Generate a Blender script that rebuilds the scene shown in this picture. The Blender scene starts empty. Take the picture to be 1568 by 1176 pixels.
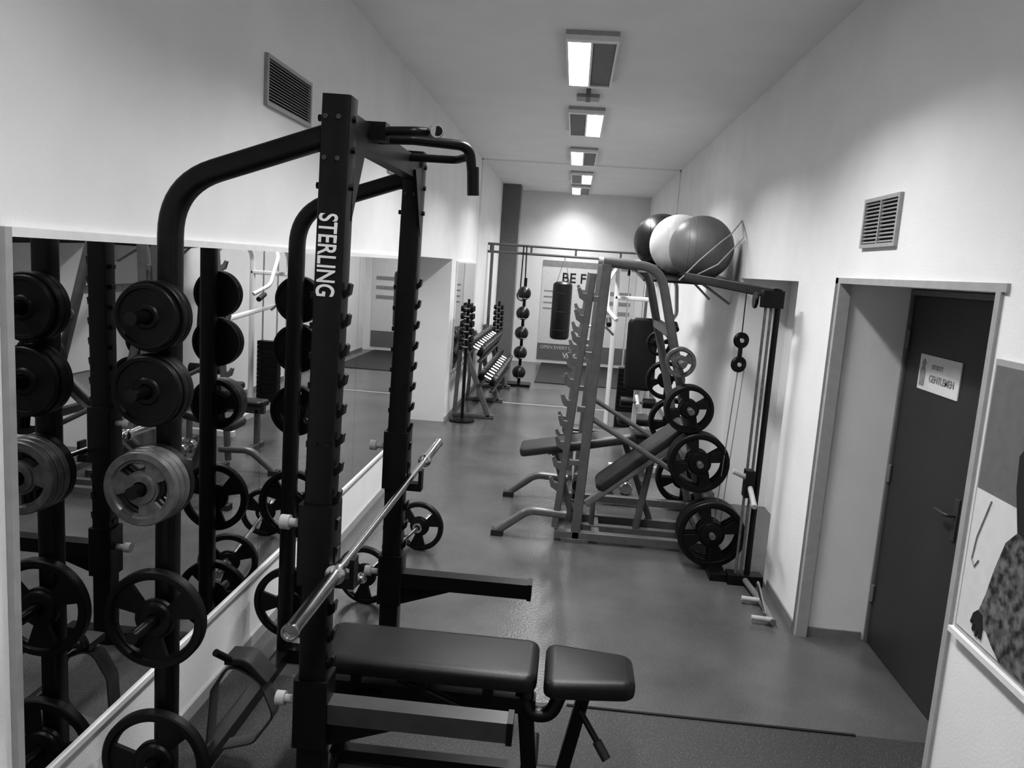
import bpy, bmesh, math, random
from mathutils import Vector, Matrix
random.seed(4)
V=Vector
S=bpy.context.scene
XL,XR,ZC,YB,YF=-1.49,1.44,3.53,15.5,-1.6
SY=1.08   # metres per layout unit along the room

# ---------------- materials ----------------
def mat(name,c,rough=.5,metal=0,c2=None,scale=20,bump=0,bscale=60,spec=.5,coat=0):
    m=bpy.data.materials.new(name); m.use_nodes=True
    nt=m.node_tree; N=nt.nodes; L=nt.links
    p=N['Principled BSDF']
    p.inputs['Roughness'].default_value=rough; p.inputs['Metallic'].default_value=metal
    p.inputs['Specular IOR Level'].default_value=spec
    tc=N.new('ShaderNodeTexCoord')
    if c2 is None: c2=c*0.86
    nz=N.new('ShaderNodeTexNoise'); nz.inputs['Scale'].default_value=scale; nz.inputs['Detail'].default_value=2
    L.new(tc.outputs['Object'],nz.inputs['Vector'])
    r=N.new('ShaderNodeValToRGB'); r.color_ramp.elements[0].position=.35; r.color_ramp.elements[1].position=.65
    r.color_ramp.elements[0].color=(c2,c2,c2,1); r.color_ramp.elements[1].color=(c,c,c,1)
    L.new(nz.outputs['Fac'],r.inputs['Fac']); L.new(r.outputs['Color'],p.inputs['Base Color'])
    if bump:
        n2=N.new('ShaderNodeTexNoise'); n2.inputs['Scale'].default_value=bscale; n2.inputs['Detail'].default_value=2
        L.new(tc.outputs['Object'],n2.inputs['Vector'])
        b=N.new('ShaderNodeBump'); b.inputs['Strength'].default_value=bump; b.inputs['Distance'].default_value=.01
        L.new(n2.outputs['Fac'],b.inputs['Height']); L.new(b.outputs['Normal'],p.inputs['Normal'])
    return m
M={}
M['wall']=mat('wall_paint',.83,.8,c2=.79,scale=2.5,bump=.12,bscale=90)
M['ceil']=mat('ceiling_paint',.84,.85,c2=.81,scale=2)
M['black']=mat('black_powdercoat',.007,.36,c2=.005,spec=.3)
M['iron']=mat('black_iron',.007,.42,c2=.005,bump=.05,bscale=120,spec=.28)
M['rubber']=mat('black_rubber',.018,.6,c2=.012)
M['leather']=mat('black_vinyl',.010,.38,c2=.008,bump=.12,bscale=420,spec=.4)
M['pad']=mat('charcoal_vinyl',.03,.42,c2=.025,bump=.1,bscale=420,spec=.45)
M['chrome']=mat('chrome',.66,.2,1,c2=.60)
M['steel']=mat('grey_enamel_plate',.15,.4,.3,c2=.10,scale=30)
M['grey']=mat('grey_powdercoat',.14,.38,.2,c2=.12)
M['grey2']=mat('charcoal_powdercoat',.06,.35,.2,c2=.05)
M['lgrey']=mat('light_grey_paint',.40,.5,c2=.36)
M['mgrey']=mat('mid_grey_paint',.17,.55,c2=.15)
M['dgrey']=mat('door_dark_paint',.035,.5,c2=.03,scale=3)
M['white']=mat('white_enamel',.8,.35,c2=.76)
M['paper']=mat('sign_white',.7,.6,c2=.66)
M['ink']=mat('ink_black',.02,.6)
M['ink2']=mat('ink_grey',.3,.6)
M['dark']=mat('duct_dark',.01,.9)
M['ballk']=mat('ball_black',.012,.35,c2=.010)
M['ballw']=mat('ball_white',.78,.4,c2=.74)
M['ballg']=mat('ball_grey',.17,.42,c2=.14,scale=5)
M['denim']=mat('poster_denim',.20,.5,c2=.02,scale=30)
M['mirror']=mat('mirror_glass',.68,.0,1,c2=.68)
M['trimd']=mat('trim_grey',.22,.5,c2=.2)
m=bpy.data.materials.new('tube_diffuser'); m.use_nodes=True
p=m.node_tree.nodes['Principled BSDF']; p.inputs['Emission Color'].default_value=(1,1,1,1); p.inputs['Emission Strength'].default_value=8
try: m.cycles.emission_sampling='NONE'
except Exception: pass
M['emit']=m
# floor
m=bpy.data.materials.new('floor_rubber'); m.use_nodes=True; nt=m.node_tree; N=nt.nodes; L=nt.links; p=N['Principled BSDF']
tc=N.new('ShaderNodeTexCoord'); sep=N.new('ShaderNodeSeparateXYZ'); L.new(tc.outputs['Object'],sep.inputs[0])
def noise(s,d=2):
    n=N.new('ShaderNodeTexNoise'); n.inputs['Scale'].default_value=s; n.inputs['Detail'].default_value=d; L.new(tc.outputs['Object'],n.inputs['Vector']); return n
def ramp(src,a,b,ca,cb):
    r=N.new('ShaderNodeValToRGB'); e=r.color_ramp.elements; e[0].position=a; e[1].position=b; e[0].color=(ca,)*3+(1,); e[1].color=(cb,)*3+(1,); L.new(src,r.inputs['Fac']); return r
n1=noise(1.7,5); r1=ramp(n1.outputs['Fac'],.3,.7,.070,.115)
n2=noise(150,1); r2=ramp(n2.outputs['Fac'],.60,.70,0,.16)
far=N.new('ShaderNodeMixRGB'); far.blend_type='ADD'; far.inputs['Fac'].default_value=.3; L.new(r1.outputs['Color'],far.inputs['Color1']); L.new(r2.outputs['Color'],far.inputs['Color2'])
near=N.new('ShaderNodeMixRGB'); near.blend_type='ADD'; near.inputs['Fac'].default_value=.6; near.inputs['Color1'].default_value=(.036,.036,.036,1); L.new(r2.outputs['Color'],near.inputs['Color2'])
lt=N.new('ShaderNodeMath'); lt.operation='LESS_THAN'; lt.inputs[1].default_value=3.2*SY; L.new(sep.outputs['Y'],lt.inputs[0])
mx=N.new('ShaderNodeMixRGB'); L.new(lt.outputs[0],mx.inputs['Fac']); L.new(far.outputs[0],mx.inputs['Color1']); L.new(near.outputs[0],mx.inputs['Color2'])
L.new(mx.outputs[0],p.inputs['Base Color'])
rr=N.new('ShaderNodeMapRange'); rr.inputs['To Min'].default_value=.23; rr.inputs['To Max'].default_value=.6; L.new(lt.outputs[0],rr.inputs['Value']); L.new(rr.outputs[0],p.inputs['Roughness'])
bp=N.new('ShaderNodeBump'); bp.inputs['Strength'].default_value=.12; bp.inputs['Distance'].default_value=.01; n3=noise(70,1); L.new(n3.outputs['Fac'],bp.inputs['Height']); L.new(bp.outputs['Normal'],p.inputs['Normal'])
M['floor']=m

# ---------------- builder ----------------
class B:
    def __init__(s): s.v=[];s.f=[];s.mi=[];s.ms=[]
    def _m(s,k):
        if k not in s.ms: s.ms.append(k)
        return s.ms.index(k)
    def add(s,vs,fs,k):
        o=len(s.v); s.v+=[V(x) for x in vs]; i=s._m(k)
        for f in fs: s.f.append([o+a for a in f]); s.mi.append(i)
    def box(s,c,d,k,R=None):
        c=V(c); h=V(d)/2
        vs=[V((x*h.x,y*h.y,z*h.z)) for x in(-1,1) for y in(-1,1) for z in(-1,1)]
        if R is not None: vs=[R@v for v in vs]
        s.add([c+v for v in vs],[(0,1,3,2),(4,6,7,5),(0,4,5,1),(2,3,7,6),(0,2,6,4),(1,5,7,3)],k)
    def bb(s,x0,x1,y0,y1,z0,z1,k): s.box(((x0+x1)/2,(y0+y1)/2,(z0+z1)/2),(x1-x0,y1-y0,z1-z0),k)
    def rings(s,rs,k,cap=True,closed=False):
        n=len(rs[0]); vs=[p for r in rs for p in r]; fs=[]
        m=len(rs)
        for i in range(m if closed else m-1):
            a=i*n; b=((i+1)%m)*n
            for j in range(n):
                j2=(j+1)%n; fs.append((a+j,a+j2,b+j2,b+j))
        if cap and not closed:
            fs.append(tuple(range(n))[::-1]); fs.append(tuple((m-1)*n+j for j in range(n)))
        s.add(vs,fs,k)
    def cyl(s,a,b,r,k,seg=20,r2=None):
        s.tube([a,b],r,k,seg,r2)
    def tube(s,pts,r,k,seg=14,r2=None,closed=False):
        pts=[V(p) for p in pts]; n=len(pts); t0=(pts[1]-pts[0]).normalized()
        ref=V((0,0,1)) if abs(t0.z)<.9 else V((1,0,0))
        u=t0.cross(ref).normalized(); rs=[]
        for i,p in enumerate(pts):
            t=V((0,0,0))
            if i>0: t+=(pts[i]-pts[i-1]).normalized()
            if i<n-1: t+=(pts[i+1]-pts[i]).normalized()
            t.normalize()
            u=(u-t*u.dot(t)).normalized(); w=t.cross(u)
            rad=r if (r2 is None or i<n/2) else r2
            rs.append([p+u*math.cos(2*math.pi*j/seg)*rad+w*math.sin(2*math.pi*j/seg)*rad for j in range(seg)])
        s.rings(rs,k,closed=closed)
    def sweep(s,pts,w,h,nrm,k,rc=.012):
        pts=[V(p) for p in pts]; nrm=V(nrm).normalized()
        sec=[]
        for sx,sy,a0 in((1,1,0),(-1,1,90),(-1,-1,180),(1,-1,270)):
            for q in range(4):
                a=math.radians(a0+q*30); sec.append((sx*(w/2-rc)+rc*math.cos(a),sy*(h/2-rc)+rc*math.sin(a)))
        rs=[]
        for i,p in enumerate(pts):
            d1=(pts[i]-pts[i-1]).normalized() if i>0 else None
            d2=(pts[i+1]-pts[i]).normalized() if i<len(pts)-1 else None
            t=((d1 or d2)+(d2 or d1)).normalized()
            sc=1
            if d1 and d2: sc=1/max(.3,t.dot(d1))
            sd=t.cross(nrm).normalized()
            rs.append([p+nrm*a+sd*b*sc for a,b in sec])
        s.rings(rs,k)
    def lathe(s,prof,c,axis,k,seg=32,closed=False):
        c=V(c); ax=V(axis).normalized(); ref=V((0,0,1)) if abs(ax.z)<.9 else V((1,0,0))
        u=ax.cross(ref).normalized(); w=ax.cross(u)
        rs=[[c+ax*h+(u*math.cos(2*math.pi*j/seg)+w*math.sin(2*math.pi*j/seg))*max(r,.0004) for j in range(seg)] for r,h in prof]
        s.rings(rs,k,closed=closed)
    def sphere(s,c,r,k,seg=32):
        c=V(c); rs=[]
        n=seg//2
        for i in range(n+1):
            a=math.pi*i/n; rr=max(math.sin(a),.001)*r
            rs.append([c+V((rr*math.cos(2*math.pi*j/seg),rr*math.sin(2*math.pi*j/seg),-math.cos(a)*r)) for j in range(seg)])
        s.rings(rs,k)
    def prism(s,poly,n,t,k,o=(0,0,0)):
        n=V(n)*t/2; o=V(o); a=[V(p)+o-n for p in poly]; b=[V(p)+o+n for p in poly]
        s.rings([a,b],k)
    def plate(s,c,axis,R,t,k,holes=3,rot=0.3):
        c=V(c); ax=V(axis).normalized(); ref=V((0,0,1)) if abs(ax.z)<.9 else V((1,0,0))
        u=ax.cross(ref).normalized(); w=ax.cross(u)
        small=(k=='steel')
        rad=[.024,.045,.29*R,.33*R,.36*R,.40*R,.80*R,.845*R,.87*R,.97*R,R]
        if small: rad=[.024,.04,.36*R,.40*R,.42*R,.47*R,.72*R,.76*R,.80*R,.97*R,R]
        hz=[.5,.5,.5,.46,.22,.22,.22,.22,.5,.5,.38]
        rad=sorted(rad); A=60
        lo,hi=(.24,.76) if small else (.17,.83)
        def hole(i,j):
            if i!=5 or not holes: return False
            x=((j+.5)/A+rot/6.283)*holes%1
            return lo<x<hi
        idx={}; vs=[]
        for sd in(1,-1):
            for i,r in enumerate(rad):
                for j in range(A):
                    a=2*math.pi*j/A; idx[(sd,i,j)]=len(vs)
                    vs.append(c+(u*math.cos(a)+w*math.sin(a))*r+ax*hz[i]*t*sd)
        fs=[]
        nr=len(rad)
        for i in range(nr-1):
            for j in range(A):
                if hole(i,j): continue
                j2=(j+1)%A
                fs.append((idx[1,i,j],idx[1,i+1,j],idx[1,i+1,j2],idx[1,i,j2]))
                fs.append((idx[-1,i,j],idx[-1,i,j2],idx[-1,i+1,j2],idx[-1,i+1,j]))
                if i==0 or hole(i-1,j): fs.append((idx[1,i,j],idx[1,i,j2],idx[-1,i,j2],idx[-1,i,j]))
                if i==nr-2 or hole(i+1,j): fs.append((idx[1,i+1,j],idx[-1,i+1,j],idx[-1,i+1,j2],idx[1,i+1,j2]))
                if hole(i,(j-1)%A): fs.append((idx[1,i,j],idx[-1,i,j],idx[-1,i+1,j],idx[1,i+1,j]))
                if hole(i,j2): fs.append((idx[1,i,j2],idx[1,i+1,j2],idx[-1,i+1,j2],idx[-1,i,j2]))
        s.add(vs,fs,k)
    def make(s,name,bevel=0,sharp=38,origin=True,parent=None,rigid=False):
        me=bpy.data.meshes.new(name)
        if rigid:
            cy=(min(v.y for v in s.v)+max(v.y for v in s.v))/2
            s.v=[V((v.x,v.y-cy+cy*SY,v.z)) for v in s.v]
        else: s.v=[V((v.x,v.y*SY,v.z)) for v in s.v]
        o=V((0,0,0))
        if origin:
            mn=[min(v[i] for v in s.v) for i in range(3)]; mx=[max(v[i] for v in s.v) for i in range(3)]
            o=V(((mn[0]+mx[0])/2,(mn[1]+mx[1])/2,mn[2]))
        me.from_pydata([v-o for v in s.v],[],s.f)
        for k in s.ms: me.materials.append(M[k])
        me.polygons.foreach_set('material_index',s.mi)
        bm=bmesh.new(); bm.from_mesh(me); bmesh.ops.recalc_face_normals(bm,faces=bm.faces); bm.to_mesh(me); bm.free()
        me.polygons.foreach_set('use_smooth',[True]*len(me.polygons))
        me.set_sharp_from_angle(angle=math.radians(sharp)); me.update()
        ob=bpy.data.objects.new(name,me); ob.location=o; S.collection.objects.link(ob)
        if bevel:
            b=ob.modifiers.new('bevel','BEVEL'); b.width=bevel; b.segments=2; b.limit_method='ANGLE'; b.angle_limit=math.radians(50)
        if parent:
            ob.parent=parent; ob.location=o-parent.location
        return ob
def fillet(pts,r,k=8):
    pts=[V(p) for p in pts]; out=[pts[0]]
    for i in range(1,len(pts)-1):
        a,b,c=pts[i-1],pts[i],pts[i+1]; d1=(a-b).normalized(); d2=(c-b).normalized()
        ang=d1.angle(d2); tl=min(r/math.tan(ang/2),(a-b).length*.49,(c-b).length*.49)
        p1=b+d1*tl; p2=b+d2*tl
        for q in range(k+1):
            t=q/k; out.append(p1*(1-t)**2+b*2*t*(1-t)+p2*t*t)
    out.append(pts[-1]); return out
def text(body,name,loc,size,xa,ya,k,parent,ext=.001,off=0.0,align='CENTER',sx=1):
    cu=bpy.data.curves.new(name,'FONT'); cu.body=body; cu.size=size; cu.extrude=ext; cu.offset=off
    cu.align_x=align; cu.align_y='CENTER'; cu.materials.append(M[k])
    ob=bpy.data.objects.new(name,cu); S.collection.objects.link(ob)
    xa=V(xa).normalized();ya=V(ya).normalized();za=xa.cross(ya)
    mt=Matrix((xa*sx,ya,za)).transposed().to_4x4(); mt.translation=V((loc[0],loc[1]*SY,loc[2]))
    ob.parent=parent; ob.matrix_local=Matrix.Translation(-V(parent.location))@mt
    return ob

# ---------------- room ----------------
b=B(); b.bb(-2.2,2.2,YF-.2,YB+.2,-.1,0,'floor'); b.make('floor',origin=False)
b=B(); b.bb(-2.2,2.2,YF-.2,YB+.2,ZC,ZC+.1,'ceil'); b.make('ceiling')
ZO=2.02
def wall(n,*a):
    b=B(); b.bb(*a,'wall'); b.make(n)
wall('wall_right',XR,1.95,YF,YB,ZO,ZC)
for y0,y1 in((YF,2.60),(4.15,4.90),(6.58,YB)): wall('wall_right',XR,1.95,y0,y1,0,ZO)
wall('wall_right',1.87,1.95,2.60,4.15,0,ZO); wall('wall_right',1.87,1.95,4.90,6.58,0,ZO)
wall('wall_left',-2.0,XL,YF,YB,ZO,ZC)
for y0,y1 in((YF,6.75),(9.0,YB)): wall('wall_left',-2.0,XL,y0,y1,0,ZO)
wall('wall_left',-2.05,-1.97,6.75,9.0,0,ZO)
wall('wall_back',-2.0,1.95,YB,YB+.1,0,ZC)
wall('wall_front',-2.0,1.95,YF-.1,YF,0,ZC)
# trims
b=B()
b.bb(XL,XL+.012,.0,6.75,0,.06,'lgrey'); b.make('baseboard_left')
b=B(); b.bb(XL,XL+.012,9.0,14.4,0,.06,'lgrey'); b.make('baseboard_left')
b=B(); b.bb(XR-.012,XR,YF,2.56,0,.05,'trimd'); b.make('baseboard_right')
b=B(); b.bb(XR-.012,XR,4.2,4.78,0,.05,'trimd'); b.make('baseboard_right')
b=B(); b.bb(XR-.012,XR,6.7,YB-.1,0,.05,'trimd'); b.make('baseboard_right')
b=B()
b.bb(XR-.012,XR+.05,4.118,4.15,0,ZO,'lgrey'); b.bb(XR-.012,XR,4.15,4.19,0,ZO+.03,'mgrey')  # jamb bead, then a mid-grey strip painting the shadow band on the wall
b.bb(XR-.012,XR+.02,2.60,2.63,0,ZO,'lgrey'); b.bb(XR-.012,XR,2.57,4.19,ZO,ZO+.03,'lgrey'); b.bb(XR+.05,1.80,4.138,4.15,0,.05,'trimd'); b.make('trim_and_shade_1')
b=B(); b.bb(XL,XR,11.2,11.23,ZC-.02,ZC,'ceil'); b.bb(XL,XL+.02,11.2,11.23,0,ZC,'wall'); b.bb(XR-.02,XR,11.2,11.23,0,ZC,'wall'); b.make('trim_2')
b=B(); b.bb(.12,XR-.012,3.19,3.203,0,.006,'dark'); b.make('trim_3')
b=B(); b.bb(-1.2,1.2,10.6,10.64,0,.005,'lgrey'); b.make('trim_4')
b=B(); b.bb(-.55,XR-.26,12.75,YB-.03,0,.012,'rubber'); b.make('rubber_mat')
b=B(); b.bb(XL,-1.14,14.45,14.8,0,ZC,'mgrey'); b.make('column')
# door
b=B()
b.bb(1.83,1.868,3.26,4.125,0.005,1.985,'dgrey')
b.bb(1.80,1.868,3.20,3.26,0,2.015,'mgrey'); b.bb(1.815,1.868,4.125,4.145,0,2.015,'mgrey'); b.bb(1.81,1.868,3.26,4.125,1.985,2.015,'mgrey')
for z in(.3,1.0,1.75): b.cyl((1.822,4.118,z-.05),(1.822,4.118,z+.05),.01,'mgrey',10)
b.bb(1.822,1.832,3.385,3.425,.88,1.08,'grey2')
b.tube(fillet([(1.83,3.405,1.0),(1.78,3.405,1.0),(1.78,3.50,1.0)],.02),.009,'grey2',10)
b.make('door_1',.003)
b=B(); b.bb(1.824,1.8295,3.54,3.95,1.51,1.69,'paper')
b.prism([(0,3.93,1.53),(0,3.88,1.53),(0,3.875,1.60),(0,3.89,1.63),(0,3.88,1.65),(0,3.90,1.67),(0,3.92,1.65),(0,3.915,1.63),(0,3.935,1.60)],(1,0,0),.002,'ink2',(1.823,0,0))
sg=b.make('door_sign')
text('GENTLEMEN','sign_word',(1.822,3.705,1.575),.05,(0,-1,0),(0,0,1),'ink2',sg,off=.0005,sx=.95)
text('SPORTY','sign_word_small',(1.822,3.76,1.635),.035,(0,-1,0),(0,0,1),'lgrey',sg)
# mirrors
b=B()
for y0,y1 in((1.86,3.46),(3.463,5.06),(5.063,6.66)):
    b.bb(XL+.001,XL+.012,y0,y1,.39,1.985,'mirror')
b.bb(XL+.001,XL+.02,1.835,1.86,.37,2.01,'lgrey'); b.bb(XL+.001,XL+.02,1.86,6.66,1.985,2.01,'white'); b.bb(XL+.001,XL+.022,1.86,6.66,.37,.39,'white'); b.bb(XL+.001,XL+.02,6.66,6.68,.37,2.01,'white')
b.make('wall_mirror')
b=B(); b.bb(XL+.001,XL+.012,9.35,11.1,.6,1.98,'mirror'); b.bb(XL+.001,XL+.02,9.33,11.12,1.98,2.0,'white'); b.bb(XL+.001,XL+.02,9.33,9.35,.6,1.98,'white'); b.bb(XL+.001,XL+.02,9.33,11.12,.58,.6,'white'); b.make('wall_mirror')
# vents
def vent(x,sgn,y0,y1,z0,z1,mid,nm='air_vent'):
    b=B(); w=.018; xo=x+sgn*.018
    xs=sorted((x,xo))
    b.bb(xs[0],xs[1],y0,y1,z1-w,z1,'lgrey'); b.bb(xs[0],xs[1],y0,y1,z0,z0+w,'lgrey')
    b.bb(xs[0],xs[1],y0,y0+w,z0+w,z1-w,'lgrey'); b.bb(xs[0],xs[1],y1-w,y1,z0+w,z1-w,'lgrey')
    xs2=sorted((x,x+sgn*.002)); b.bb(xs2[0],xs2[1],y0+w,y1-w,z0+w,z1-w,'dark')
    n=14 if mid==0 else 11
    for i in range(n):
        z=z0+w+(z1-z0-2*w)*(i+.5)/n
        b.box((x+sgn*.009,(y0+y1)/2,z),(.014,y1-y0-2*w,.003 if mid==0 else .004),'lgrey',Matrix.Rotation(sgn*.6,3,'Y'))
    if mid: b.bb(xs[0],xs[1],(y0+y1)/2-.006,(y0+y1)/2+.006,z0+w,z1-w,'lgrey')
    b.make(nm)
vent(XL,1,3.45,4.03,2.655,2.885,0)
vent(XL,1,5.72,6.25,2.64,2.86,0)
vent(XR,-1,3.49,3.90,2.20,2.44,1)
# lights
for i,yc in enumerate((-.7,1.35,3.5,5.68,7.95,10.3,12.6,14.5)):
    L0=.64
    side=-1 if i in(3,5,7,1) else 1
    b=B(); z=ZC
    b.bb(-.175,.175,yc-L0,yc+L0,z-.03,z,'lgrey')
    for x0,x1 in((-.175,-.16),(.16,.175),(-.008,.008)): b.bb(x0,x1,yc-L0+.06,yc+L0-.06,z-.06,z-.03,'white')
    for s_ in(-1,1): b.bb(-.175,.175,yc+s_*(L0-.03)-.03,yc+s_*(L0-.03)+.03,z-.062,z-.03,'white')
    xa,xb=(.012,.158) if side>0 else (-.158,-.012)
    b.bb(xa,xb,yc-L0+.06,yc+L0-.06,z-.045,z-.03,'emit')
    xa2,xb2=(-.158,-.012) if side>0 else (.012,.158)
    b.bb(xa2,xb2,yc-L0+.06,yc+L0-.06,z-.05,z-.03,'mgrey')
    b.make('ceiling_light')
    ld=bpy.data.lights.new('tube_light','AREA'); ld.shape='RECTANGLE'; ld.size=.14; ld.size_y=(2*L0-.14)*SY; ld.energy=(12,24,44,46,46,44,36,28)[i]; ld.spread=math.radians(130)
    lo=bpy.data.objects.new('tube_light',ld); lo.location=((xa+xb)/2,yc*SY,z-.066); S.collection.objects.link(lo)
b=B(); b.bb(-.02,.02,6.55,6.75,ZC-.08,ZC,'mgrey'); b.bb(-.1,.1,6.78,6.95,ZC-.03,ZC,'lgrey'); b.make('cable_junction_box')

# ---------------- power rack (left) ----------------
b=B(); XF,XRr=-.762,-1.28; YN,YFa=2.27,3.34
k='black'; ZT=2.465
for Y,o in((YN,-1),(YFa,1)):
    b.sweep([(XF,Y,.0),(XF,Y,1.1),(XF+.02,Y,ZT)],.082,.088,(0,1,0),k,.008)
    b.sweep(fillet([(XF-.01,Y,2.35),(XRr+.01,Y,2.175),(XRr,Y,0)],.22,10),.066,.068,(0,1,0),k,.02)
    b.bb(XRr,XF,Y-.035,Y+.035,.0,.07,k)
    b.bb(XF,XF+.2,Y-.035,Y+.035,.0,.07,k)
    z=.62
    while z<1.9:
        e=.015*max(0,z-1.1)
        b.prism([(XF+e+.038,Y,z),(XF+e+.062,Y,z+.02),(XF+e+.066,Y,z+.05),(XF+e+.058,Y,z+.055),(XF+e+.052,Y,z+.035),(XF+e+.038,Y,z+.03)],(0,1,0),.03,k)
        b.prism([(XF-.038,Y,z),(XF-.05,Y,z),(XF-.05,Y,z+.02),(XF-.038,Y,z+.02)],(0,1,0),.03,k)
        z+=.095
    b.sweep([(XF,Y,.93),(XF,Y,1.2)],.108,.114,(0,1,0),k,.008)
    b.prism([(XF+.05,Y,.92),(XF+.125,Y,.92),(XF+.125,Y,1.02),(XF+.11,Y,1.02),(XF+.11,Y,.955),(XF+.062,Y,.955),(XF+.062,Y,1.06),(XF+.05,Y,1.06)],(0,1,0),.05,k)
    b.sweep([(XF,Y,.36),(XF,Y,.60)],.108,.114,(0,1,0),k,.008)
    b.bb(XF+.04,-.10,Y-.035,Y+.035,.445,.515,'grey2' if o<0 else k)
    b.prism([(XF+.05,Y,.445),(XF+.32,Y,.445),(XF+.05,Y,.35)],(0,1,0),.02,k)
    b.bb(-.105,-.085,Y-.04,Y+.04,.44,.52,k)
    for z in(2.40,2.28,1.4,.78):
        for dx in(-.01,.03): b.cyl((XF+dx,Y-.045,z),(XF+dx,Y+.045,z),.008,'grey2' if z>2 else k,6)
    for z in(2.40,2.31,2.2): b.cyl((XF-.045,Y,z),(XF+.072,Y,z),.011,k,6)
    b.cyl((XF-.11,Y,1.12),(XF-.04,Y,1.12),.014,'lgrey',12); b.cyl((XF-.13,Y,1.12),(XF-.10,Y,1.12),.024,'lgrey',16)
    b.cyl((XF-.11,Y,.5),(XF-.04,Y,.5),.014,'lgrey',12); b.cyl((XF-.13,Y,.5),(XF-.10,Y,.5),.024,'lgrey',16)
    b.prism([(XF+.06,Y-o*.02,2.40),(XF+.06,Y-o*.02,2.10),(XF+.06,Y-o*.17,2.37)],(1,0,0),.012,k,(-.005,0,0))
    for z in(1.77,1.54,1.24,.775,.265):
        b.cyl((XRr,Y,z),(XRr,Y+o*.20,z),.02,k,16)
        b.cyl((XRr,Y+o*.036,z),(XRr,Y+o*.046,z),.04,k,16)
b.bb(XF-.01,XF+.05,YN+.04,YFa-.04,2.34,2.43,k)
b.bb(XRr-.03,XRr+.03,YN+.035,YFa-.035,0,.06,k)
b.bb(XF,XF+.1,2.5,2.56,2.38,2.44,k)
b.tube(fillet([(XF,2.53,2.41),(-.57,2.53,2.42),(-.50,2.60,2.43),(-.475,2.44,2.41)],.04),.016,k,14)
b.tube([(-.52,2.58,2.43),(-.478,2.44,2.41)],.021,'chrome',16)
b.tube(fillet([(XF,2.62,2.40),(-.60,2.64,2.41),(-.41,2.72,2.41),(-.39,2.74,2.26)],.05),.018,k,14)
b.tube([(-.396,2.735,2.34),(-.39,2.74,2.24)],.022,k,14)
b.tube(fillet([(XF,3.10,2.41),(-.52,3.10,2.41),(-.46,3.0,2.41)],.05),.016,k,14)
rack=b.make('power_rack',.0025)
text('STERLING','brand_lettering',(XF+.004,YN-.0425,1.99),.080,(-.015,0,-1),(1,0,-.015),'paper',rack,off=.0012,sx=.72,ext=.002)
def stack(x,y,z,o,specs,rot):
    b=B(); yy=y+o*.047
    for R,t,kk,h in specs:
        b.plate((x,yy+o*t/2,z),(0,1,0),R,t,kk,h,rot); yy+=o*(t+.002)
    b.make('weight_plates')
for Y,o in((YN,-1),(YFa,1)):
    stack(XRr,Y,1.77,o,[(.11,.026,'iron',0),(.11,.026,'iron',0),(.10,.022,'iron',0)],0)
    stack(XRr,Y,1.54,o,[(.115,.026,'iron',0),(.115,.026,'iron',0),(.11,.022,'iron',0)],0)
    stack(XRr,Y,1.24,o,[(.122,.03,'iron',3),(.122,.024,'steel',3),(.12,.024,'steel',3),(.118,.024,'steel',3)],.9)
    stack(XRr,Y,.775,o,[(.168,.035,'iron',3)],.5)
    stack(XRr,Y,.265,o,[(.182,.035,'iron',3)],1.1)
# dip belt slung over the rear base rail
b=B()
b.sweep(fillet([(-1.22,2.60,.062),(-1.10,2.60,.10),(-1.02,2.60,.22),(-1.08,2.60,.36),(-1.20,2.60,.42),(-1.27,2.60,.30),(-1.285,2.60,.075)],.06,6),.07,.008,(0,1,0),'grey2',.003)
b.sweep(fillet([(-1.21,2.60,.435),(-1.13,2.60,.44),(-1.05,2.60,.36)],.06,6),.10,.03,(0,1,0),'rubber',.008)
b.tube([(-1.19,2.56,.44),(-1.22,2.50,.50)],.014,k,10)
b.make('dip_belt')
def barbell(a,c,z,sl=.41,r=.014,rs=.025):
    a=V((a[0],a[1],z)); c=V((c[0],c[1],z)); d=(c-a).normalized(); b=B()
    b.cyl(a+d*sl,c-d*sl,r,'chrome',20)
    for p,q in((a,d),(c,-d)):
        b.lathe([(.012,.008),(.012,.006),(rs*.75,.006),(rs*.75,0),(rs,.0),(rs,.012),(rs-.003,.016),(rs-.003,sl-.035),(rs+.008,sl-.03),(rs+.008,sl-.012),(rs-.003,sl-.008),(rs-.004,sl+.015),(r,sl+.02)],p,q,'chrome',28)
    return b
b=barbell((-.685,1.82),(-.685,4.02),.985); b.make('barbell')
b=barbell((-1.10,3.82),(-.90,5.05),.172,.16,.013,.022)
d=(V((-.9,5.05,0))-V((-1.10,3.82,0))).normalized()
for t in(.19,1.06):
    p=V((-1.10,3.82,.172))+d*t
    b.plate(p,d,.17,.035,'iron',3,.5); b.lathe([(.022,0),(.034,0),(.034,.03),(.022,.03)],p-d*.05,d,'chrome',20,closed=True)
b.make('short_barbell')

# ---------------- bench ----------------
def pad(b,x0,x1,y0,y1,z0,z1,k='leather',taper=0,R=None,org=None,rc=.05):
    cx,cy=(x0+x1)/2,(y0+y1)/2
    def outline(ins,z):
        pts=[]
        for sx,sy,a0 in((1,1,0),(-1,1,90),(-1,-1,180),(1,-1,270)):
            for q in range(6):
                a=math.radians(a0+q*18); r=max(rc-ins,.004)
                x=sx*((x1-x0)/2-rc)+r*math.cos(a); y=sy*((y1-y0)/2-rc)+r*math.sin(a)
                if taper: y*=1-taper*(x/((x1-x0))+.5)
                pts.append(V((cx+x,cy+y,z)))
        return pts
    h=z1-z0
    rs=[outline(.012,z0),outline(.002,z0+h*.12),outline(0,z0+h*.3),outline(0,z0+h*.68),outline(.006,z0+h*.86),outline(.018,z0+h*.96),outline(.035,z1)]
    if R is not None:
        o=V(org); rs=[[o+R@(p-o) for p in r] for r in rs]
    b.rings(rs,k)
b=B(); cy=2.66
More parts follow.
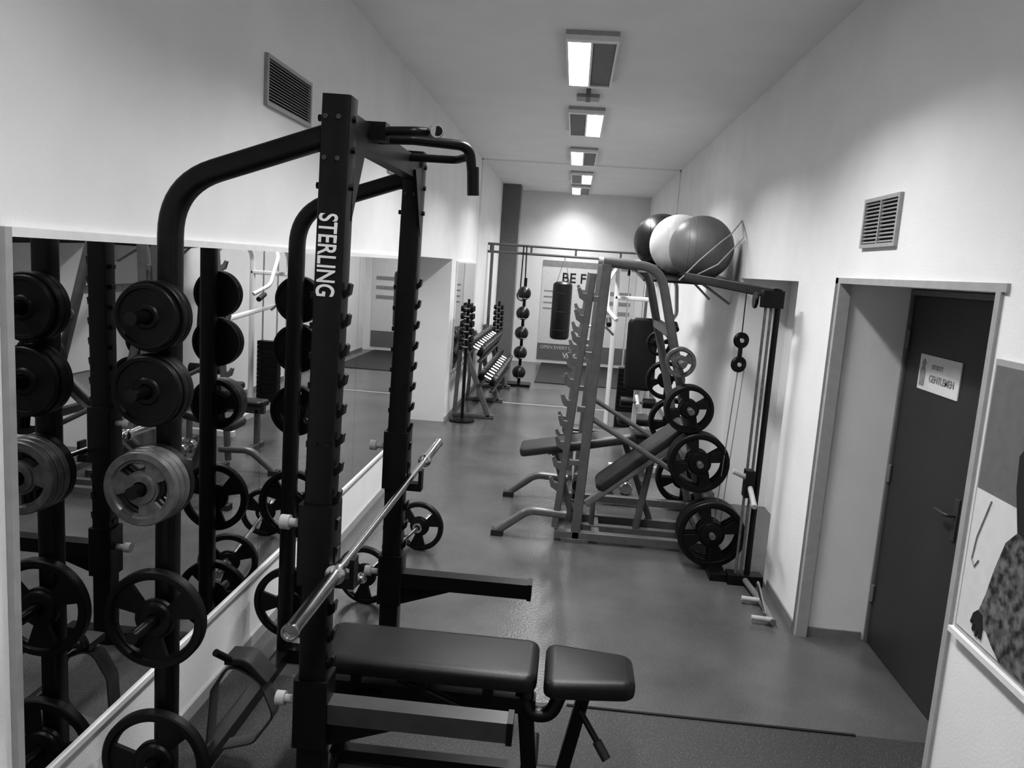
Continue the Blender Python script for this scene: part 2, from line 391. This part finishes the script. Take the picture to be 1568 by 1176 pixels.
pad(b,-.86,-.02,cy-.145,cy+.15,.45,.52)
pad(b,.005,.345,cy-.155,cy+.16,.44,.51,taper=.3)
b.bb(-.80,-.10,cy-.10,cy+.10,.435,.45,k)
b.bb(-.84,-.02,cy-.03,cy+.03,.30,.36,k)
b.bb(.05,.28,cy-.05,cy+.05,.425,.44,k)
b.sweep(fillet([(-.10,cy,.33),(-.06,cy,.33),(-.02,cy,.0)],.08),.05,.06,(0,1,0),k)
b.sweep(fillet([(-.62,cy,.33),(-.72,cy,.33),(-.80,cy,.02)],.08),.06,.05,(0,1,0),k)
b.sweep([(-.80,cy-.26,.025),(-.80,cy+.26,.025)],.05,.05,(0,0,1),k)
b.sweep([(-.02,cy-.24,.025),(-.02,cy+.24,.025)],.05,.05,(0,0,1),k)
b.bb(-.80,-.02,cy-.025,cy+.025,.02,.065,k)
b.sweep([(.17,cy,.43),(.10,cy,.05)],.05,.05,(0,1,0),k)
b.sweep([(-.02,cy,.04),(.14,cy,.04)],.05,.05,(0,1,0),k)
b.tube(fillet([(-.06,cy+.02,.42),(-.05,cy-.02,.30),(.04,cy-.02,.30),(.09,cy+.02,.42)],.06),.028,k)
b.tube([(.15,cy-.03,.34),(.25,cy-.10,.22)],.012,k); b.cyl((.22,cy-.08,.255),(.26,cy-.107,.205),.018,'rubber')
b.tube([(-.55,cy-.07,.42),(-.3,cy-.07,.33)],.015,k);b.tube([(-.55,cy+.07,.42),(-.3,cy+.07,.33)],.015,k)
for x in(-.7,-.45,-.2): b.bb(x-.02,x+.02,cy-.11,cy+.11,.41,.435,k)
for s_ in(-1,1): b.cyl((-.80,cy+s_*.255,.026),(-.80,cy+s_*.29,.026),.026,'rubber')
b.make('weight_bench',.002)

# ---------------- half rack (right, grey) ----------------
b=B(); g='grey'
for Y in(5.3,6.25):
    b.sweep([(.155,Y,.02),(.226,Y,2.05)],.06,.07,(0,1,0),g)
    b.sweep([(-.0,Y,.1),(.135,Y,1.98)],.045,.05,(0,1,0),g)
    b.sweep(fillet([(.20,Y,2.07),(.60,Y,2.05),(1.12,Y,.1)],.2,10),.06,.065,(0,1,0),g,.02)
    b.sweep(fillet([(.08,Y,.2),(-.2,Y,.21),(-.43,Y,.03)],.16,8),.06,.06,(0,1,0),g,.02)
    b.bb(-.47,-.38,Y-.04,Y+.04,0,.045,'rubber')
    b.bb(.0,1.2,Y-.03,Y+.03,.02,.08,g); b.bb(0.05,.25,Y-.035,Y+.035,0,.03,g); b.bb(1.1,1.2,Y-.035,Y+.035,0,.03,g)
    for z in(.6,1.0,1.4,1.8): b.bb(.03+.065*z,.17+.03*z,Y-.02,Y+.02,z-.02,z+.02,g)
    z=.42
    while z<1.95:
        x=-.0+.135*(z-.1)/1.88-.02
        b.prism([(x+.01,Y,z-.055),(x-.055,Y,z-.015),(x-.075,Y,z+.05),(x-.055,Y,z+.062),(x-.03,Y,z+.02),(x+.01,Y,z+.018)],(0,1,0),.035,g)
        z+=.155
    b.tube([(.185,Y,.95),(1.0,Y,.5)],.02,g)
for x,z in((.55,2.04),(1.13,.06),(.98,.62),(.72,1.6)): b.bb(x-.03,x+.03,5.3,6.25,z-.03,z+.03,g)
def rx(z): return .60+(2.05-z)/(1.95)*.52
for z in(.26,.75,1.107,1.42):
    x=rx(z)
    b.cyl((x,5.3,z),(x,4.92,z),.022,'steel',16); b.lathe([(.022,0),(.04,0),(.04,.012),(.022,.012)],(x,5.26,z),(0,-1,0),g,20,closed=True)
    b.cyl((x,6.25,z),(x,6.6,z),.022,'steel',16)
b.make('half_rack',.002)
for z,R,n,kk,t in((.26,.23,3,'iron',.045),(.75,.205,3,'iron',.04),(1.107,.165,3,'iron',.035),(1.42,.105,2,'steel',.03)):
    yy=5.19; b=B()
    if z>1: yy=5.14
    if z<1: yy=5.12
    for i in range(n):
        b.plate((rx(z),yy-t/2-.02,z),(0,1,0),R,t,'iron' if (i<n-1 and z>1.2) else kk,4 if R>.12 else 3,.4); yy-=t+.004
    b.make('weight_plates'); b=B()
    b.plate((rx(z),6.36,z),(0,1,0),R,t,'iron',4,.3); b.plate((rx(z),6.41,z),(0,1,0),R,t,'iron',4,.3)
    b.make('weight_plates')
# incline bench in half rack
b=B()
R=Matrix.Rotation(-math.radians(12),3,'Y')
pad(b,-.33,.58,5.62,5.93,.61,.68,k='pad',R=R,org=(.12,5.8,.65))
R=Matrix.Rotation(-math.radians(41),3,'Y')
pad(b,.20,1.02,5.38,5.70,.59,.66,k='pad',R=R,org=(.58,5.54,.63))
b.sweep([(.22,5.41,.26),(.92,5.41,.84)],.035,.06,(0,1,0),'mgrey')
b.sweep([(-.1,5.8,.54),(.55,5.8,.69)],.05,.05,(0,1,0),g)
b.sweep([(-.05,5.8,.55),(.12,5.8,.06)],.05,.05,(0,1,0),g)
b.sweep([(.5,5.8,.68),(.75,5.8,.06)],.05,.05,(0,1,0),g)
b.sweep([(.7,5.54,.64),(.62,5.54,.06)],.05,.05,(0,1,0),g)
b.bb(.0,1.0,5.75,5.81,.0,.06,g); b.bb(.2,.95,5.51,5.57,0,.06,g); b.bb(.28,.34,5.4,5.9,0,.05,g)
b.tube([(.15,5.4,.40),(.15,5.75,.40)],.015,'chrome'); b.cyl((.15,5.38,.40),(.15,5.5,.40),.045,'leather'); b.bb(.12,.2,5.52,5.56,.3,.45,g)
b.cyl((.28,5.54,.05),(.28,5.54,.3),.02,g)
b.make('incline_bench',.002)

# ---------------- cable tower by right wall ----------------
b=B()
b.sweep([(1.305,4.82,0),(1.305,4.82,1.96)],.04,.035,(0,1,0),'black')
b.sweep([(1.29,4.82,1.93),(.95,6.4,2.0)],.07,.05,(0,0,1),k)
b.bb(1.20,1.33,4.78,4.86,1.84,1.95,k)
for x in(1.225,1.26): b.cyl((x,4.80,.06),(x,4.80,1.9),.009,'steel',12)
for z in(1.61,1.45):
    b.lathe([(.01,-.014),(.048,-.014),(.054,-.007),(.043,0),(.054,.007),(.048,.014),(.01,.014)],(1.13,4.95,z),(.3,-1,0),k,24)
    b.cyl((1.13,4.925,z),(1.13,4.975,z),.015,'chrome',12)
b.bb(1.118,1.142,4.935,4.965,1.43,1.64,k)
b.cyl((1.13,4.95,1.62),(1.13,4.95,1.95),.004,k,6); b.cyl((1.13,4.95,1.44),(1.09,5.0,.25),.004,'mgrey',6); b.cyl((1.17,4.95,1.46),(1.13,5.0,.25),.003,'mgrey',6)
b.lathe([(.01,-.01),(.05,-.01),(.055,0),(.05,.01),(.01,.01)],(1.18,4.9,1.88),(1,0,0),k,20)
b.bb(1.17,1.40,4.76,4.86,0,.07,k)
b.bb(1.06,1.17,4.80,5.02,0,.05,k); b.cyl((1.09,5.0,.04),(1.09,5.0,.25),.03,k,14)
b.bb(1.215,1.27,4.76,4.84,.60,.78,k)
b.tube([(1.25,4.8,.72),(1.13,4.78,.77)],.018,'lgrey',12); b.tube([(1.25,4.8,.68),(1.24,4.58,.60)],.018,'lgrey',12)
b.tube(fillet([(1.28,4.8,.04),(1.32,4.45,.03),(1.32,4.2,.03)],.1),.02,'mgrey')
for y in(4.48,4.22): b.tube([(1.32,y,.035),(1.20,y+.01,.035)],.016,'lgrey')
b.tube([(1.32,4.6,.1),(1.30,4.3,.03)],.012,'chrome')
b.make('cable_machine',.002)

# ---------------- exercise balls + shelf ----------------
b=B(); b.prism([(0,6.52,1.958),(0,8.2,2.085),(0,8.2,2.065),(0,6.52,1.938)],(1,0,0),.84,'black',(1.02,0,0)) 
for y in(6.9,7.9): b.tube([(1.43,y,1.78),(1.15,y,1.93+(y-6.52)*.0756)],.012,'lgrey')
b.make('ball_shelf')
for xy,kk in(((1.10,6.72),'ballg'),((.98,7.28),'ballw'),((.87,7.84),'ballk')):
    R=.283
    b=B(); zz=1.958+(xy[1]-6.52)*.0756+R+.002; b.sphere((xy[0],xy[1],zz),R,kk,40)
    for q in(-.5,-.3,.3,.5):
        rr=math.sqrt(R*R-(R*q)**2); b.lathe([(rr-.002,-.002),(rr+.0015,0),(rr-.002,.002)],(xy[0]+R*q,xy[1],zz),(1,0,0),kk,40,closed=True)
    b.make('exercise_ball',rigid=True)
b=B(); b.tube([(1.435,6.75,2.52),(1.30,6.5,2.38),(1.2,6.42,2.3),(1.05,6.41,2.15),(.9,6.47,1.965)],.006,'lgrey',8)
b.tube([(1.435,6.75,2.52),(1.40,6.45,2.36),(1.2,6.40,2.12),(.95,6.49,1.965)],.006,'lgrey',8); b.make('ball_strap')

# ---------------- multi gym (white) ----------------
b=B(); w='white'
for x in(.52,.98):
    b.sweep(fillet([(x,8.9,.0),(x,8.9,1.9),(x-.02,8.6,2.12),(x-.02,8.2,2.12)],.15),.06,.06,(1,0,0),w,.02)
b.sweep([(.5,8.3,2.12),(1.0,8.3,2.12)],.05,.06,(0,0,1),w)
b.sweep([(.5,8.9,1.7),(1.0,8.9,1.7)],.05,.06,(0,0,1),w)
b.bb(.45,1.05,8.86,8.94,0,.07,w); b.bb(.72,.78,7.4,8.86,0,.07,w); b.bb(.5,1.0,7.4,7.47,0,.06,w)
for i in range(14): b.bb(.62,.88,8.84,8.96,.1+i*.055,.15+i*.055,'iron')
for x in(.66,.84): b.cyl((x,8.9,.07),(x,8.9,2.1),.01,'chrome',10)
for x,s_ in((.50,-1),(1.0,1)):
    b.tube(fillet([(x,8.4,2.1),(x+s_*.12,8.2,1.9),(x+s_*.12,8.0,1.6),(x+s_*.02,7.8,1.5)],.15),.022,w); b.cyl((x+s_*.1,7.9,1.5),(x+s_*.1,7.75,1.45),.028,'rubber')
for x in(.60,.90): b.lathe([(.01,-.012),(.06,-.012),(.05,0),(.06,.012),(.01,.012)],(x,8.3,2.02),(1,0,0),k,24)
pad(b,.56,.90,7.47,7.85,.46,.53)
b.sweep([(.73,7.65,.05),(.73,7.65,.46)],.06,.06,(0,1,0),w)
RR=Matrix.Rotation(math.radians(84),3,'X')
pad(b,.57,.87,7.0,7.72,1.18,1.25,R=RR,org=(.72,7.36,1.21),rc=.07)
b.sweep([(.72,7.5,.06),(.72,7.43,1.5)],.05,.05,(0,1,0),w)
b.sweep([(.72,7.45,1.2),(.72,8.9,1.3)],.05,.05,(1,0,0),w)
b.tube([(.72,7.4,.78),(.72,7.2,.72)],.02,w)
for s_ in(-1,1): b.cyl((.72+s_*.05,7.25,.74),(.72+s_*.17,7.25,.74),.05,'leather')
b.tube([(.55,7.25,.74),(.89,7.25,.74)],.012,'chrome')
b.make('multi_gym',.002)
b=B(); b.tube(fillet([(.03,8.3,1.30),(.12,8.3,1.38),(.40,8.3,1.38),(.49,8.3,1.30)],.04),.015,'chrome'); b.cyl((.26,8.3,1.38),(.26,8.3,2.13),.004,k,8)
b.tube([(.26,8.3,2.13),(.47,8.3,2.13)],.02,'white'); b.make('lat_pulldown_bar')
b=B(); pad(b,.0,.9,6.95,7.17,.44,.5); b.bb(.02,.85,7.05,7.1,.36,.44,g)
for x in(.1,.8): b.sweep([(x,7.075,.4),(x,7.075,.03)],.05,.05,(0,1,0),g); b.bb(x-.03,x+.03,6.9,7.2,0,.05,g)
b.make('weight_bench',.002)
b=B()
for x,y in((.45,6.68),(.62,6.68)):
    b.cyl((x,y-.10,.06),(x,y+.10,.06),.014,'chrome',12)
    for s_ in(-1,1): b.lathe([(.014,0),(.05,0),(.058,.01),(.058,.06),(.05,.07),(.0,.07)],(x,y+s_*.05,.058),(0,s_,0),'chrome',24)
b.make('dumbbell_pair')

# ---------------- dumbbell rack far left ----------------
b=B()
for y in(9.4,10.6,11.85):
    b.sweep([(-1.44,y,.03),(-.9,y,.03)],.06,.06,(0,1,0),'grey')
    b.sweep([(-.97,y,.03),(-1.38,y,1.02)],.06,.07,(0,1,0),'grey')
    b.sweep([(-1.42,y,.03),(-1.38,y,1.0)],.05,.05,(0,1,0),'grey')
for x,z in((-1.02,.42),(-1.2,.80)):
    for dx,dz in((-.09,.045),(.07,-.035)):
        b.sweep([(x+dx,9.35,z+dz-.02),(x+dx,11.9,z+dz-.02)],.05,.03,(1,0,.0),'grey2',.006)
b.make('dumbbell_rack',.002)
b=B()
for x,z in((-1.02,.42),(-1.2,.80)):
    ax=V((.9,0,-.42)).normalized()
    for i in range(10):
        y=9.5+i*.25; rr=.075+.01*((i*7)%4)/3+.012*(i/13); c=V((x,y,z+.10))
        b.cyl(c-ax*.06,c+ax*.06,.016,'chrome',10)
        for s_ in(-1,1):
            b.lathe([(.014,0),(rr,0),(rr+.004,.006),(rr+.004,.065),(rr,.07)],c+ax*s_*.05,ax*s_,'iron',20)
            b.lathe([(rr*.66,0),(rr*.56,.006),(.0,.008)],c+ax*s_*.12,ax*s_,'mgrey',20)
b.make('dumbbell_set')
def stand(x,y,z0,z1):
    b=B(); b.lathe([(.0,0),(.16,0),(.16,.02),(.03,.04),(.0,.04)],(x,y,0),(0,0,1),k,24)
    b.sweep([(x,y,.03),(x,y,z1+.04)],.04,.04,(0,1,0),k)
    z=z0
    while z<z1:
        for s_ in(-1,1):
            b.cyl((x-.08,y+s_*.06,z),(x+.08,y+s_*.06,z),.012,'chrome',10)
            for q in(-1,1): b.lathe([(.01,0),(.032,0),(.036,.006),(.036,.04),(.03,.045),(0,.045)],(x+q*.035,y+s_*.06,z),(q,0,0),'iron',16)
        z+=.095
    b.make('dumbbell_stand')
stand(-1.28,9.15,.95,1.44); stand(-1.22,12.45,.9,1.34)
# medicine ball rack
b=B(); x,y=-.80,12.3
b.bb(x-.2,x+.2,y-.16,y+.17,0,.04,k); b.sweep([(x,y+.12,.03),(x,y+.12,1.8)],.05,.05,(0,1,0),k)
for i in range(5):
    z=.12+i*.33; b.lathe([(.085,0),(.085,.012),(.075,.012),(.075,0)],(x,y-.03,z+.02),(0,0,1),'chrome',24,closed=True); b.bb(x-.01,x+.01,y+.05,y+.12,z+.02,z+.03,k)
b.make('medicine_ball_rack')
for i in range(5):
    b=B(); z=.12+i*.33; R=.112; b.sphere((x,y-.03,z+.02+.088),R,'ballk',28)
    for ax in((1,0,0),(0,1,0)): b.lathe([(R-.002,-.004),(R+.0015,0),(R-.002,.004)],(x,y-.03,z+.108),ax,'mgrey',32,closed=True)
    b.make('medicine_ball',rigid=True)
# pull-up frame
b=B()
for z in(2.20,2.33): b.cyl((XL+.001,12.6,z),(XR-.001,12.6,z),.022,'mgrey',14)
for x in(XL+.05,-.75,0.0,.75,XR-.05): b.cyl((x,12.6,2.2),(x,12.6,2.33),.018,'mgrey',10)
b.sweep([(XL+.08,12.6,0),(XL+.08,12.6,2.33)],.05,.05,(0,1,0),'mgrey'); b.sweep([(XR-.2,12.6,0),(XR-.2,12.6,2.33)],.05,.05,(0,1,0),'mgrey')
b.make('pull_up_frame')
b=B()
for dx in(-.02,.03): b.tube([(-.86+dx,12.57,2.33),(-.86+dx*1.5,12.55,1.6)],.011,'rubber',8)
b.lathe([(.09,-.012),(.10,0),(.09,.012),(.078,0)],(-.85,12.55,1.5),(0,1,0),k,24,closed=True)
b.make('suspension_strap')
b=B()
b.lathe([(0,0),(.12,0),(.15,.02),(.158,.06),(.158,.86),(.15,.9),(.11,.93),(0,.94)],(-.17,12.1,.85),(0,0,1),'leather',32)
for z in(1.0,1.3,1.6): b.lathe([(.157,-.01),(.161,0),(.157,.01)],(-.17,12.1,z),(0,0,1),'rubber',32,closed=True)
for s_ in(-1,1):
    b.cyl((-.17+s_*.1,12.1,1.78),(-.17,12.35,2.18),.006,'chrome',6)
b.cyl((-.17,12.35,2.18),(-.17,12.58,2.2),.01,k,8)
b.make('punching_bag')

# ---------------- banner on back wall ----------------
b=B(); yb=YB-.012
b.bb(-.66,1.28,yb,YB,.08,2.15,'paper'); b.bb(-.66,1.28,yb-.003,yb,.08,.42,'mgrey')
b.bb(-.66,1.28,yb-.002,yb,2.02,2.15,'ink2')
for i in range(4): b.bb(-.6,-.36,yb-.003,yb,1.5-i*.12,1.53-i*.12,'ink2')
for i in range(3): b.bb(.7,1.2,yb-.003,yb,1.5-i*.2,1.58-i*.2,'ink2')
bn=b.make('wall_banner')
text('BE FIT','banner_title',(.12,yb-.004,1.80),.28,(1,0,0),(0,0,1),'ink',bn,off=.004)
text('OPEN EVERY DAY','banner_line',(-.2,yb-.006,.34),.10,(1,0,0),(0,0,1),'paper',bn)
text('WWW.','banner_web',(.15,yb-.006,.18),.16,(1,0,0),(0,0,1),'paper',bn,off=.003)

# ---------------- poster on right wall ----------------
b=B(); x=XR
b.bb(x-.014,x,1.35,2.56,.85,1.80,'lgrey')
b.bb(x-.018,x-.014,1.37,2.545,1.36,1.78,'mgrey'); b.bb(x-.018,x-.014,1.37,2.545,.87,1.36,'paper')
b.bb(x-.03,x,1.33,2.57,.83,.85,'white')
xx=x-.020
leg=[(2.28,1.30),(2.34,1.24),(2.375,1.14),(2.40,1.04),(2.425,.97),(2.40,.93),(2.37,.93),(2.33,.90),(2.28,.872),(2.05,.872),(2.05,1.30)]
b.prism([(0,a,c) for a,c in leg],(1,0,0),.003,'denim',(xx,0,0))
b.prism([(0,a,c) for a,c in [(2.0,1.28),(2.29,1.29),(2.33,1.42),(2.34,1.52),(2.28,1.60),(2.18,1.63),(2.16,1.68),(2.18,1.73),(2.0,1.76)]],(1,0,0),.003,'ink',(xx-.001,0,0))
hand=[(2.425,.975),(2.447,.955),(2.458,.92),(2.449,.917),(2.440,.938),(2.443,.90),(2.433,.895),(2.426,.925),(2.422,.886),(2.412,.886),(2.408,.92),(2.400,.888),(2.388,.890),(2.388,.94),(2.40,.97)]
b.prism([(0,a,c) for a,c in hand],(1,0,0),.003,'ink',(xx-.002,0,0))
b.tube([(xx,2.45,1.34),(xx,2.50,1.2),(xx,2.51,1.12),(xx,2.49,1.10),(xx,2.47,1.13)],.0025,'ink2',6)
b.make('wall_poster')

# ---------------- camera ----------------
r=math.radians(3.9); th=math.radians(8.49); ps=math.radians(3.89)
fh=V((-math.sin(ps),math.cos(ps),0)); r0=V((math.cos(ps),math.sin(ps),0)); zz=V((0,0,1))
f=fh*math.cos(th)-zz*math.sin(th); u0=fh*math.sin(th)+zz*math.cos(th)
cx_=r0*math.cos(r)+u0*math.sin(r); cyv=-r0*math.sin(r)+u0*math.cos(r)
cd=bpy.data.cameras.new('camera'); cd.lens=28.0; cd.sensor_width=36; cd.clip_start=.05
co=bpy.data.objects.new('camera',cd); S.collection.objects.link(co)
mt=Matrix((cx_,cyv,-f)).transposed().to_4x4(); mt.translation=V((0,0,2)); co.matrix_world=mt
S.camera=co
wd=bpy.data.worlds.new('world'); S.world=wd; wd.use_nodes=True
wd.node_tree.nodes['Background'].inputs[0].default_value=(.05,.05,.05,1)
S.view_settings.view_transform='Standard'
for lk in('Medium High Contrast','Standard - Medium High Contrast','None'):
    try:
        S.view_settings.look=lk; break
    except Exception: pass
